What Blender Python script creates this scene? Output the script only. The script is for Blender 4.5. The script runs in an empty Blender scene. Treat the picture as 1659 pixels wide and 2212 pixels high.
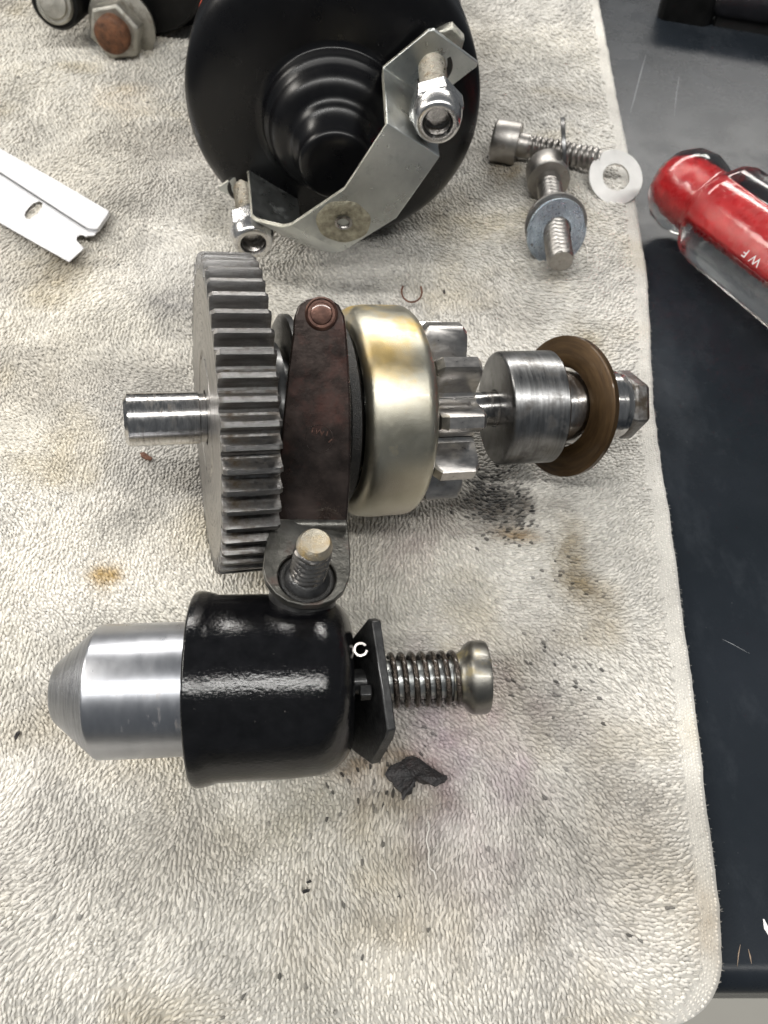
import bpy, math, random
import numpy as np
from mathutils import Vector, Matrix, Euler
random.seed(7); rng = np.random.default_rng(7)
C = bpy.context.scene.collection
S = bpy.context.scene
# ------------------------------------------------------------------ camera (1 unit = 1 cm)
H = 15.3; PITCH = math.radians(34); F = 1661.0          # photo studied at 1659 x 2212
cam = bpy.data.cameras.new('camera'); cam.sensor_fit = 'VERTICAL'; cam.sensor_height = 36
cam.lens = F/2212*36; cam.clip_start = .5; cam.clip_end = 3000
cam.dof.use_dof = True; cam.dof.focus_distance = 14.6; cam.dof.aperture_fstop = .38
camo = bpy.data.objects.new('camera', cam); C.objects.link(camo)
camo.location = (0, 0, H); camo.rotation_euler = (PITCH, 0, 0); S.camera = camo
# ------------------------------------------------------------------ light: two shop ceiling tubes and an added fill lamp
w = bpy.data.worlds.new('World'); S.world = w; w.use_nodes = True
w.node_tree.nodes['Background'].inputs[0].default_value = (.88, .94, 1, 1)
w.node_tree.nodes['Background'].inputs[1].default_value = .15
S.view_settings.view_transform = 'Standard'; S.view_settings.look = 'None'
S.view_settings.exposure = 0.0; S.view_settings.gamma = 1
def area(name, loc, target, sx, sy, power, col):
    l = bpy.data.lights.new(name, 'AREA'); l.shape = 'RECTANGLE'; l.size = sx; l.size_y = sy
    l.energy = power; l.color = col
    o = bpy.data.objects.new(name, l); C.objects.link(o); o.location = loc
    z = (Vector(loc)-Vector(target)).normalized(); x = Vector((1, 0, 0)); x = (x-z*x.dot(z)).normalized(); y = z.cross(x)
    o.rotation_euler = Matrix((x, y, z)).transposed().to_euler()
    return o
area('ceiling_or_fill_lamp', (-10, -62, 200), (0, 8, 0), 420, 13, 680000, (1, .985, .95))
area('ceiling_or_fill_lamp', (-30, 285, 195), (0, 10, 0), 440, 36, 1230000, (1, .97, .92))
area('ceiling_or_fill_lamp', (-260, 60, 190), (0, 10, 0), 60, 150, 430000, (1, .95, .87))  # fill lamp added at the upper left, not one of the ceiling tubes

# ------------------------------------------------------------------ helpers
def P(px, py, z=0.0):
    k = (px-830)/F; t = (1106-py)/F
    dy = math.sin(PITCH)+t*math.cos(PITCH); dz = -math.cos(PITCH)+t*math.sin(PITCH)
    s = (H-z)/-dz
    return Vector((k*s, dy*s, z))
def PY(px, py, Y):
    k = (px-830)/F; t = (1106-py)/F
    dy = math.sin(PITCH)+t*math.cos(PITCH); dz = -math.cos(PITCH)+t*math.sin(PITCH)
    s = Y/dy
    return Vector((k*s, Y, H+dz*s))
class MB:
    def __init__(s): s.v = []; s.f = []
    def add(s, vs, fs):
        o = len(s.v); s.v += [tuple(v) for v in vs]; s.f += [tuple(i+o for i in f) for f in fs]; return s
    def lathe(s, prof, n=48, jit=None):            # around local X
        vs = []; fs = []
        for i, (x, r) in enumerate(prof):
            for k in range(n):
                a = 2*math.pi*k/n; rr = r*(jit(x, a) if jit else 1)
                vs.append((x, rr*math.cos(a), rr*math.sin(a)))
        for i in range(len(prof)-1):
            for k in range(n):
                k2 = (k+1) % n
                fs.append((i*n+k, i*n+k2, (i+1)*n+k2, (i+1)*n+k))
        return s.add(vs, fs)
    def prism(s, poly, x0, x1, ch=0):             # polygon in (y,z), extruded along x
        n = len(poly); c = (sum(p[0] for p in poly)/n, sum(p[1] for p in poly)/n)
        def ring(x, k): return [(x, c[0]+(p[0]-c[0])*k, c[1]+(p[1]-c[1])*k) for p in poly]
        sg = 1 if x1 > x0 else -1
        if ch:
            R = max(math.hypot(p[0]-c[0], p[1]-c[1]) for p in poly); k = 1-ch/R
            rings = [ring(x0, k), ring(x0+sg*ch, 1), ring(x1-sg*ch, 1), ring(x1, k)]
        else: rings = [ring(x0, 1), ring(x1, 1)]
        vs = [v for r in rings for v in r]; fs = [tuple(range(n))[::-1], tuple(range((len(rings)-1)*n, len(rings)*n))]
        for i in range(len(rings)-1):
            for k in range(n):
                k2 = (k+1) % n; fs.append((i*n+k, i*n+k2, (i+1)*n+k2, (i+1)*n+k))
        return s.add(vs, fs)
    def box(s, c, d, M=None):
        vs = [Vector((c[0]+d[0]*i/2, c[1]+d[1]*j/2, c[2]+d[2]*k/2)) for i in (-1, 1) for j in (-1, 1) for k in (-1, 1)]
        if M: vs = [M @ v for v in vs]
        return s.add(vs, [(0, 1, 3, 2), (4, 6, 7, 5), (0, 4, 5, 1), (2, 3, 7, 6), (0, 2, 6, 4), (1, 5, 7, 3)])
    def tube(s, pts, r, n=8, cap=True):
        pts = [Vector(p) for p in pts]; vs = []; fs = []; up = None
        for i, p in enumerate(pts):
            t = (pts[min(i+1, len(pts)-1)]-pts[max(i-1, 0)]).normalized()
            if up is None: up = t.orthogonal().normalized()
            up = (up-t*up.dot(t)).normalized(); b = t.cross(up)
            rr = r[i] if hasattr(r, '__len__') else r
            for k in range(n):
                a = 2*math.pi*k/n; vs.append(p+up*rr*math.cos(a)+b*rr*math.sin(a))
        for i in range(len(pts)-1):
            for k in range(n):
                k2 = (k+1) % n; fs.append((i*n+k, i*n+k2, (i+1)*n+k2, (i+1)*n+k))
        if cap: fs += [tuple(range(n))[::-1], tuple(range((len(pts)-1)*n, len(pts)*n))]
        return s.add(vs, fs)
    def thread(s, x0, x1, r, pitch, depth, n=28):
        m = max(4, int((x1-x0)/pitch*5)); vs = []; fs = []
        for i in range(m+1):
            x = x0+(x1-x0)*i/m
            e = min(1, (x1-x)/(pitch*1.2))
            for k in range(n):
                a = 2*math.pi*k/n; ph = ((x/pitch)-k/n) % 1
                tri = abs(ph*2-1); rr = (r-depth*(1-tri))*(1-.12*(1-e))
                vs.append((x, rr*math.cos(a), rr*math.sin(a)))
        for i in range(m):
            for k in range(n):
                k2 = (k+1) % n; fs.append((i*n+k, i*n+k2, (i+1)*n+k2, (i+1)*n+k))
        fs.append(tuple(range(m*n, m*n+n))); fs.append(tuple(range(n))[::-1])
        return s.add(vs, fs)
    def mesh(s, name, mat=None, ang=35, fix=True):
        import bmesh
        m = bpy.data.meshes.new(name); m.from_pydata(s.v, [], s.f); m.update()
        if fix:
            b = bmesh.new(); b.from_mesh(m); bmesh.ops.recalc_face_normals(b, faces=b.faces); b.to_mesh(m); b.free()
        m.shade_smooth(); m.set_sharp_from_angle(angle=math.radians(ang))
        if mat: m.materials.append(mat)
        return m
def part(name, mb, mat, parent=None, ang=35, M=None, bevel=0):
    me = mb if isinstance(mb, bpy.types.Mesh) else mb.mesh(name, mat, ang)
    o = bpy.data.objects.new(name, me); C.objects.link(o)
    if parent: o.parent = parent
    if M is not None: o.matrix_basis = M
    if bevel:
        bv = o.modifiers.new('bevel', 'BEVEL'); bv.width = bevel; bv.segments = 2; bv.limit_method = 'ANGLE'; bv.angle_limit = math.radians(40)
        bv.harden_normals = False
    return o
def tag(o, label, cat, group=None):
    o['label'] = label; o['category'] = cat
    if group: o['group'] = group
    return o
def thing(name, label, cat, M=None, loc=None, group=None):
    o = bpy.data.objects.new(name, None); C.objects.link(o); o.empty_display_size = .3
    if M is not None: o.matrix_basis = M
    if loc is not None: o.location = loc
    return tag(o, label, cat, group)
def frame(origin, xdir, zhint=(0, 0, 1)):
    x = Vector(xdir).normalized(); z = Vector(zhint); z = (z-x*z.dot(x)).normalized(); y = z.cross(x)
    M = Matrix((x, y, z)).transposed().to_4x4(); M.translation = Vector(origin); return M
RX = lambda a: Matrix.Rotation(a, 4, 'X')
def regular(n, r, a0=0, c=(0, 0)): return [(c[0]+r*math.cos(a0+2*math.pi*k/n), c[1]+r*math.sin(a0+2*math.pi*k/n)) for k in range(n)]

# ------------------------------------------------------------------ materials
def nd(nt, t, **kw):
    n = nt.nodes.new(t)
    for k, v in kw.items(): setattr(n, k, v)
    return n
def base_mat(name):
    m = bpy.data.materials.new(name); m.use_nodes = True; return m, m.node_tree, m.node_tree.nodes['Principled BSDF']
def ramp(nt, src, stops, interp='LINEAR'):
    r = nd(nt, 'ShaderNodeValToRGB'); r.color_ramp.interpolation = interp
    el = r.color_ramp.elements
    while len(el) < len(stops): el.new(.5)
    for e, (p, c) in zip(el, stops):
        e.position = p; e.color = (c[0], c[1], c[2], 1) if hasattr(c, '__len__') else (c, c, c, 1)
    nt.links.new(src, r.inputs[0]); return r.outputs[0]
def noise(nt, scale, stretch=(1, 1, 1), detail=6, rough=.6, conc=False, off=0):
    tc = nd(nt, 'ShaderNodeTexCoord'); mp = nd(nt, 'ShaderNodeMapping'); mp.inputs['Scale'].default_value = stretch
    mp.inputs['Location'].default_value = (off, off*.7, off*1.3)
    src = tc.outputs['Object']
    if conc:
        sp = nd(nt, 'ShaderNodeSeparateXYZ'); nt.links.new(src, sp.inputs[0])
        cb = nd(nt, 'ShaderNodeCombineXYZ'); nt.links.new(sp.outputs[1], cb.inputs[0]); nt.links.new(sp.outputs[2], cb.inputs[1])
        ln = nd(nt, 'ShaderNodeVectorMath', operation='LENGTH'); nt.links.new(cb.outputs[0], ln.inputs[0])
        at = nd(nt, 'ShaderNodeMath', operation='ARCTAN2'); nt.links.new(sp.outputs[1], at.inputs[0]); nt.links.new(sp.outputs[2], at.inputs[1])
        c2 = nd(nt, 'ShaderNodeCombineXYZ'); nt.links.new(ln.outputs['Value'], c2.inputs[0]); nt.links.new(at.outputs[0], c2.inputs[1]); nt.links.new(sp.outputs[0], c2.inputs[2])
        src = c2.outputs[0]
    nt.links.new(src, mp.inputs[0])
    n = nd(nt, 'ShaderNodeTexNoise'); n.inputs['Scale'].default_value = scale; n.inputs['Detail'].default_value = detail
    n.inputs['Roughness'].default_value = rough; nt.links.new(mp.outputs[0], n.inputs['Vector'])
    return n.outputs['Fac']
def mixc(nt, f, a, b, mode='MIX'):
    m = nd(nt, 'ShaderNodeMix', data_type='RGBA', blend_type=mode)
    for s, v in ((m.inputs[0], f), (m.inputs[6], a), (m.inputs[7], b)):
        if hasattr(v, 'is_output') or isinstance(v, bpy.types.NodeSocket): nt.links.new(v, s)
        elif hasattr(v, '__len__'): s.default_value = (v[0], v[1], v[2], 1)
        else: s.default_value = v
    return m.outputs[2]
def metal(name, lo, hi, rough=(.2, .4), scale=3, stretch=(1, 1, 1), metallic=1, bump=.02, bscale=40, bstretch=(1, 1, 1),
          coat=0, dirt=None, dirt_at=(.6, .7), dirt_scale=2, dirt_stretch=(1, 1, 1), conc=False, off=0, spec=.5, aniso=0, rnd=0):
    m, nt, b = base_mat(name)
    f = noise(nt, scale, stretch, off=off, conc=conc)
    col = ramp(nt, f, [(.32, lo), (.68, hi)])
    met = metallic
    rn = ramp(nt, noise(nt, scale*2.3, stretch, off=off+5, conc=conc), [(.3, rough[0]), (.7, rough[1])])
    if dirt:
        df = ramp(nt, noise(nt, dirt_scale, dirt_stretch, off=off+9, rough=.65, conc=conc), [(dirt_at[0], 0), (dirt_at[1], 1)])
        col = mixc(nt, df, col, dirt)
        mm = nd(nt, 'ShaderNodeMapRange'); nt.links.new(df, mm.inputs[0]); mm.inputs[3].default_value = metallic; mm.inputs[4].default_value = metallic*.35
        nt.links.new(mm.outputs[0], b.inputs['Metallic'])
    else: b.inputs['Metallic'].default_value = metallic
    if rnd:
        oi = nd(nt, 'ShaderNodeObjectInfo'); col = mixc(nt, 1.0, col, ramp(nt, oi.outputs['Random'], [(0, 1-rnd), (1, 1+rnd)]), 'MULTIPLY')
    nt.links.new(col, b.inputs['Base Color']); nt.links.new(rn, b.inputs['Roughness'])
    b.inputs['Specular IOR Level'].default_value = spec
    b.inputs['Coat Weight'].default_value = coat; b.inputs['Coat Roughness'].default_value = .06
    bp = nd(nt, 'ShaderNodeBump'); bp.inputs['Strength'].default_value = 1; bp.inputs['Distance'].default_value = bump
    nt.links.new(noise(nt, bscale, bstretch, detail=4, off=off+2, conc=conc), bp.inputs['Height']); nt.links.new(bp.outputs[0], b.inputs['Normal'])
    if aniso: b.inputs['Anisotropic'].default_value = aniso
    return m
g = lambda v, t=0: (v*(1+t), v, v*(1-t*.9))
M = {}
M['gear'] = metal('gear_steel', g(.15, .02), g(.29, .03), (.28, .46), 3, (.5, 3, 3), bump=.006, bscale=30, bstretch=(.6, 5, 5), coat=.2, dirt=(.055, .04, .025), dirt_at=(.46, .62), dirt_scale=2.0, rnd=.2)
M['gearface'] = metal('gear_face_steel', g(.28, .03), g(.42, .05), (.28, .4), 3, (3, .6, 1), bump=.004, bscale=30, bstretch=(6, 1, 1), dirt=(.045, .04, .035), dirt_at=(.56, .60), dirt_scale=5, dirt_stretch=(5, .8, 1), conc=True)
M['shaft'] = metal('polished_shaft_steel', g(.38, .02), g(.6, .03), (.1, .26), 4, (3, 1, 1), bump=.002, bscale=14, bstretch=(8, .6, .6), coat=.3, dirt=(.12, .09, .06), dirt_at=(.55, .75), dirt_scale=2, dirt_stretch=(2.5, .6, .6))
M['collar'] = metal('collar_steel', g(.13, .0), g(.26, .0), (.26, .38), 2, (6, .5, .5), bump=.0012, bscale=16, bstretch=(8, .4, .4), coat=.15, dirt=(.08, .075, .07), dirt_at=(.5, .66), dirt_scale=2.2)
M['brass'] = metal('yellow_zinc_plating', (.46, .43, .34), (.58, .555, .47), (.28, .4), 1.1, (1, 1, 1), bump=.004, bscale=60, dirt=(.56, .38, .10), dirt_at=(.53, .68), dirt_scale=.55, coat=.15, off=3.1)
def add_spot(m, pos, rad, colr, soft=.5, amt=1.0):
    nt = m.node_tree; b = nt.nodes['Principled BSDF']; src = b.inputs['Base Color'].links[0].from_socket
    tc = nd(nt, 'ShaderNodeTexCoord'); ns = nd(nt, 'ShaderNodeTexNoise'); ns.inputs['Scale'].default_value = 2.2/max(rad); nt.links.new(tc.outputs['Object'], ns.inputs['Vector'])
    ad = nd(nt, 'ShaderNodeVectorMath', operation='SUBTRACT'); nt.links.new(tc.outputs['Object'], ad.inputs[0]); ad.inputs[1].default_value = pos
    dv = nd(nt, 'ShaderNodeVectorMath', operation='DIVIDE'); nt.links.new(ad.outputs[0], dv.inputs[0]); dv.inputs[1].default_value = rad
    ln = nd(nt, 'ShaderNodeVectorMath', operation='LENGTH'); nt.links.new(dv.outputs[0], ln.inputs[0])
    mm = nd(nt, 'ShaderNodeMath', operation='MULTIPLY_ADD'); nt.links.new(ns.outputs['Fac'], mm.inputs[0]); mm.inputs[1].default_value = .9; nt.links.new(ln.outputs['Value'], mm.inputs[2])
    f = ramp(nt, mm.outputs[0], [(1.0-soft if soft < 1 else 0, amt), (1.0, 0)])
    mr = nd(nt, 'ShaderNodeMapRange'); nt.links.new(mm.outputs[0], mr.inputs[0]); mr.inputs[1].default_value = 1.45-soft; mr.inputs[2].default_value = 1.45; mr.inputs[3].default_value = amt; mr.inputs[4].default_value = 0
    nt.links.new(mixc(nt, mr.outputs[0], src, colr), b.inputs['Base Color'])
M['washer_brown'] = metal('brown_thrust_washer', (.045, .025, .010), (.09, .052, .021), (.34, .5), 2, (6, 1, 1), metallic=.6, bump=.004, bscale=20, bstretch=(5, .4, 1), conc=True, coat=.2)
M['pinion'] = metal('pinion_steel', g(.3, .03), g(.5, .05), (.26, .4), 2.5, (1, 2, 2), bump=.0015, bscale=22, coat=.35, dirt=(.16, .13, .07), dirt_at=(.52, .7), dirt_scale=1.2, rnd=.12)
M['fork'] = metal('tarnished_lever_steel', (.016, .011, .009), (.062, .044, .038), (.2, .38), 1.1, metallic=.7, bump=.003, bscale=10, coat=.4, dirt=(.10, .028, .018), dirt_at=(.5, .78), dirt_scale=.8, off=2.4)
M['foot'] = metal('grimy_foot_steel', (.07, .068, .06), (.17, .165, .15), (.32, .55), 2.2, metallic=.8, bump=.02, bscale=7, coat=.25, dirt=(.08, .05, .04), dirt_at=(.55, .7), dirt_scale=2)
M['rivet'] = metal('rusty_copper_rivet', (.05, .024, .018), (.11, .055, .04), (.32, .5), 4, metallic=.7, bump=.006, bscale=12, coat=.6)
M['zinc'] = metal('zinc_plate', (.42, .44, .44), (.62, .64, .62), (.24, .42), .9, metallic=.95, bump=.003, bscale=30, dirt=(.3, .31, .3), dirt_at=(.55, .75), dirt_scale=1.5)
M['zinc_edge'] = metal('cut_zinc_edge', (.5, .49, .42), (.75, .73, .65), (.3, .5), 3)
M['nut'] = metal('bright_nut_steel', (.56, .55, .54), (.72, .71, .7), (.18, .3), 2, bump=.003, bscale=20, dirt=(.3, .29, .28), dirt_at=(.58, .75), dirt_scale=4)
M['screw'] = metal('stainless_screw', (.3, .285, .27), (.44, .42, .395), (.34, .5), 3, bump=.004, bscale=30, dirt=(.14, .11, .09), dirt_at=(.58, .75), dirt_scale=3)
M['stud'] = metal('brassy_stud_steel', (.3, .27, .22), (.46, .43, .37), (.22, .4), 3, dirt=(.2, .13, .06), dirt_at=(.55, .75), dirt_scale=3)
M['stud2'] = metal('worn_stud_steel', (.2, .19, .18), (.36, .34, .32), (.22, .4), 3, bump=.01, bscale=12, coat=.3)
M['studtip'] = metal('stained_stud_end', (.4, .36, .28), (.56, .53, .47), (.3, .45), 2, dirt=(.38, .26, .1), dirt_at=(.45, .7), dirt_scale=3)
M['washer'] = metal('bright_washer', (.6, .59, .57), (.68, .67, .65), (.34, .46), 2, metallic=.75, bump=.003, dirt=(.3, .28, .25), dirt_at=(.72, .76), dirt_scale=5)
M['washer_blue'] = metal('bluish_zinc_washer', (.34, .4, .47), (.52, .58, .63), (.22, .4), 3, (4, 1, 1), conc=True, dirt=(.12, .11, .11), dirt_at=(.6, .68), dirt_scale=4)
M['can'] = metal('brushed_can_steel', (.42, .43, .46), (.5, .51, .54), (.27, .33), 1.2, (2, .8, .8), bump=.0005, bscale=25, bstretch=(8, .5, .5), dirt=(.32, .27, .23), dirt_at=(.62, .8), dirt_scale=2.4, dirt_stretch=(2.2, .7, .7))
M['cone'] = metal('turned_cone_steel', (.25, .26, .28), (.42, .43, .46), (.28, .4), 2, (12, .4, 1), bump=.01, bscale=20, bstretch=(4, .2, 1), conc=True)
M['capst'] = metal('oily_cap_steel', (.15, .145, .13), (.27, .26, .235), (.32, .45), 1.5, bump=.004, coat=.35, dirt=(.3, .24, .1), dirt_at=(.56, .7), dirt_scale=1.3, off=4)
M['spring'] = metal('spring_steel', (.05, .042, .035), (.11, .09, .075), (.2, .35), 3, coat=.6)
M['rod'] = metal('grey_rod', (.34, .35, .35), (.52, .54, .53), (.2, .5), 3, metallic=.8, bump=.02, bscale=8, coat=.3)
M['blacksteel'] = metal('black_oxide_steel', (.012, .012, .013), (.05, .05, .05), (.3, .5), 4, metallic=.4, bump=.01, bscale=20, coat=.3)
M['dark'] = metal('dark_recess', (.008, .008, .008), (.02, .018, .016), (.3, .5), 3, metallic=.0)  # one near-black colour for recesses, sockets and the o-ring
M['paint'] = metal('gloss_black_paint', (.002, .002, .0025), (.004, .004, .005), (.24, .36), .7, metallic=0, bump=.003, bscale=1.2, coat=.0, spec=.33, dirt=(.05, .048, .045), dirt_at=(.74, .77), dirt_scale=10)
M['boot'] = metal('black_rubber', (.002, .002, .0025), (.006, .006, .007), (.08, .16), 3, metallic=0, bump=.006, bscale=15, coat=.0, spec=.5, dirt=(.07, .065, .06), dirt_at=(.7, .74), dirt_scale=9)
M['cast'] = metal('black_cast_paint', (.004, .004, .004), (.009, .009, .009), (.35, .6), 2, metallic=0, bump=.01, bscale=8, spec=.25)
M['rust'] = metal('rusty_stud_end', (.06, .028, .016), (.2, .085, .04), (.5, .75), 4, metallic=.25, bump=.03, bscale=14)
M['oldzinc'] = metal('dull_zinc', (.36, .35, .31), (.55, .53, .48), (.32, .5), 2, dirt=(.2, .17, .13), dirt_at=(.55, .7))
M['decal'] = metal('red_decal', (.5, .05, .02), (.62, .09, .04), (.3, .5), 3, metallic=0, dirt=(.02, .02, .02), dirt_at=(.55, .6), dirt_scale=3, dirt_stretch=(2, .4, 1))
M['blade'] = metal('blade_steel', (.56, .56, .58), (.66, .66, .67), (.36, .46), 2, metallic=.55, dirt=(.3, .27, .25), dirt_at=(.66, .72), dirt_scale=4)
M['scrap'] = metal('torn_rubber', (.012, .012, .013), (.035, .03, .03), (.35, .6), 5, metallic=0, bump=.05, bscale=12, dirt=(.06, .04, .04), dirt_at=(.5, .7))
M['rustchip'] = metal('rust_chip', (.07, .025, .012), (.16, .06, .03), (.5, .7), 5, metallic=0)
M['floor'] = metal('shop_floor', (.27, .26, .235), (.31, .3, .27), (.5, .7), .02, metallic=0, bump=0)
M['letter'] = metal('white_ink', (.7, .66, .66), (.8, .78, .78), (.4, .5), 3, metallic=0)
M['scratch'] = metal('scratch_mark', (.24, .25, .27), (.3, .31, .32), (.4, .6), 5, metallic=0)
M['scratch_tan'] = metal('tan_scratch', (.22, .16, .11), (.28, .2, .14), (.4, .6), 5, metallic=0)
M['gunmetal'] = metal('dark_glossy_steel', (.16, .15, .16), (.26, .24, .25), (.12, .2), 1.5, metallic=1)
M['chrome'] = metal('chrome', (.6, .6, .62), (.75, .75, .76), (.06, .12), 2)
# bench: slate coloured laminate with dust
def bench_mat():
    m, nt, b = base_mat('slate_laminate'); b.inputs['Specular IOR Level'].default_value = .12
    col = ramp(nt, noise(nt, .25, detail=4), [(.3, (.0105, .0135, .017)), (.7, (.017, .0205, .026))])
    sp = ramp(nt, noise(nt, 9, detail=3), [(.74, 0), (.78, 1)])
    col = mixc(nt, sp, col, (.10, .105, .11))
    smear = ramp(nt, noise(nt, .35, (1, .5, 1), detail=8, rough=.75, off=4), [(.5, 0), (.8, 1)])
    col = mixc(nt, smear, col, (.035, .04, .047))
    nt.links.new(col, b.inputs['Base Color'])
    nt.links.new(ramp(nt, noise(nt, .6, detail=8, rough=.7), [(.3, .22), (.75, .34)]), b.inputs['Roughness'])
    bp = nd(nt, 'ShaderNodeBump'); bp.inputs['Distance'].default_value = .0015; nt.links.new(noise(nt, 22, detail=2), bp.inputs['Height']); nt.links.new(bp.outputs[0], b.inputs['Normal'])
    return m
M['bench'] = bench_mat()
def towel_mat():
    m, nt, b = base_mat('terry_cotton')
    a = nd(nt, 'ShaderNodeAttribute'); a.attribute_name = 'tint'
    f = ramp(nt, noise(nt, 25, detail=3), [(.3, .86), (.7, 1.0)])
    nt.links.new(mixc(nt, 1.0, a.outputs['Color'], f, 'MULTIPLY'), b.inputs['Base Color'])
    b.inputs['Roughness'].default_value = .9; b.inputs['Specular IOR Level'].default_value = .15
    b.inputs['Sheen Weight'].default_value = .25; b.inputs['Sheen Roughness'].default_value = .6
    return m
M['towel'] = towel_mat()
def acetate(name, col, tr=1, rough=.06, ior=1.45):
    m, nt, b = base_mat(name); b.inputs['Base Color'].default_value = (*col, 1); b.inputs['Transmission Weight'].default_value = tr
    b.inputs['IOR'].default_value = ior
    nt.links.new(ramp(nt, noise(nt, 2, detail=6), [(.35, rough), (.75, rough*3)]), b.inputs['Roughness'])
    bp = nd(nt, 'ShaderNodeBump'); bp.inputs['Distance'].default_value = .01; nt.links.new(noise(nt, 5, detail=4), bp.inputs['Height']); nt.links.new(bp.outputs[0], b.inputs['Normal'])
    return m
M['clear'] = acetate('clear_acetate', (.93, .92, .88))
M['red'] = metal('red_acetate', (.5, .012, .018), (.62, .02, .025), (.2, .35), 1.5, metallic=0, bump=.004, spec=.5, dirt=(.3, .01, .012), dirt_at=(.55, .8), dirt_scale=1)

# ------------------------------------------------------------------ setting: bench, floor
TZ = -.42                                            # bench top; towel surface is about z = 0
yedge = .55
mb = MB()
prof = [(60, TZ-3), (60, TZ), (yedge+.45, TZ)]
for i in range(1, 9):
    a = math.pi/2*i/8; prof.append((yedge+.45-.45*math.sin(a), TZ-.45+.45*math.cos(a)))
prof += [(yedge, TZ-3)]
mb.prism(prof, -60, 60)
bench = part('bench_top', mb, M['bench']); bench['kind'] = 'structure'
mb = MB().box((0, 0, -90), (900, 900, 1)); fl = part('floor', mb, M['floor']); fl['kind'] = 'structure'
def scratch(pts, wd, mat):
    mb = MB(); pts = [P(x, y, TZ+.004) for x, y in pts]; vs = []; fs = []
    for i, p in enumerate(pts):
        t = (pts[min(i+1, len(pts)-1)]-pts[max(i-1, 0)]).normalized(); n = Vector((-t.y, t.x, 0))
        ww = wd*(.25 if i in (0, len(pts)-1) else 1); vs += [p+n*ww/2, p-n*ww/2]
    for i in range(len(pts)-1): fs.append((2*i, 2*i+1, 2*i+3, 2*i+2))
    mb.add(vs, fs); return part('scratch', mb, mat, bench)
scratch([(1396, 118), (1384, 160), (1370, 215), (1362, 245)], .022, M['scratch'])
scratch([(1468, 165), (1462, 200), (1457, 250)], .022, M['scratch'])
scratch([(1650, 1985), (1656, 2005), (1664, 2024)], .09, M['letter'])
scratch([(1593, 2098-10), (1596, 2060), (1600, 2040)], .02, M['scratch_tan'])
scratch([(1617, 2050), (1621, 2066), (1624, 2082)], .025, M['scratch_tan'])
scratch([(1560, 1380), (1580, 1390), (1620, 1412)], .012, M['scratch'])

# ------------------------------------------------------------------ towel
class VN:                                            # smooth value noise
    def __init__(s, seed): s.g = np.random.default_rng(seed).random((257, 257))
    def __call__(s, x, y):
        x = np.asarray(x, float)+100; y = np.asarray(y, float)+100
        xi = np.floor(x).astype(int); yi = np.floor(y).astype(int); fx = x-xi; fy = y-yi
        fx = fx*fx*(3-2*fx); fy = fy*fy*(3-2*fy); xi %= 256; yi %= 256
        a = s.g[yi, xi]; b = s.g[yi, xi+1]; c = s.g[yi+1, xi]; d = s.g[yi+1, xi+1]
        return (a*(1-fx)+b*fx)*(1-fy)+(c*(1-fx)+d*fx)*fy-.5
n1, n2, n3, n4, n5 = VN(1), VN(2), VN(3), VN(4), VN(5)
edge_px = [(1284, -60), (1292, 0), (1318, 130), (1345, 270), (1372, 430), (1398, 600), (1406, 760), (1412, 880), (1428, 1000), (1445, 1110), (1470, 1300), (1500, 1500), (1530, 1760), (1554, 1960), (1557, 2050)]
edge = [P(x, y, -.12) for x, y in edge_px]
ey = np.array([e.y for e in edge]); ex = np.array([e.x for e in edge])
o_ = np.argsort(ey); ey = ey[o_]; ex = ex[o_]
YB = P(1300, 2222, 0).y; CR = 1.2                     # front hem and corner radius
def edge_x(y):
    e = np.interp(y, ey, ex)
    t = np.clip((YB+CR-y)/CR, 0, 1)
    return e-CR*(1-np.sqrt(np.clip(1-t*t, 0, 1)))+.035*n2(np.asarray(y)*2.3, np.asarray(y)*.7)+.02*n3(np.asarray(y)*7, np.asarray(y)*.3)
def height(x, y):
    h = .5*n1(x*.2, y*.2)+.26*n2(x*.5, y*.45)+.09*n3(x*1.3, y*1.1)
    h = h*np.clip((edge_x(y)-x)/2.0, .25, 1)*1.0
    # fabric pressed down where the parts lie
    for (cx, cy, r) in ((-3, 11, 3.2), (0, 11.5, 2.5), (-4, 5.1, 3), (-1, 5.3, 3), (-1.4, 21, 4), (4.6, 12.3, 2.2)):
        k = np.exp(-((x-cx)**2+(y-cy)**2)/r**2); h = h*(1-k)-.05*k
    droop = np.clip(yedge+.4-y, 0, 2); h = h-droop**2*.5
    return h-.06
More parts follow.
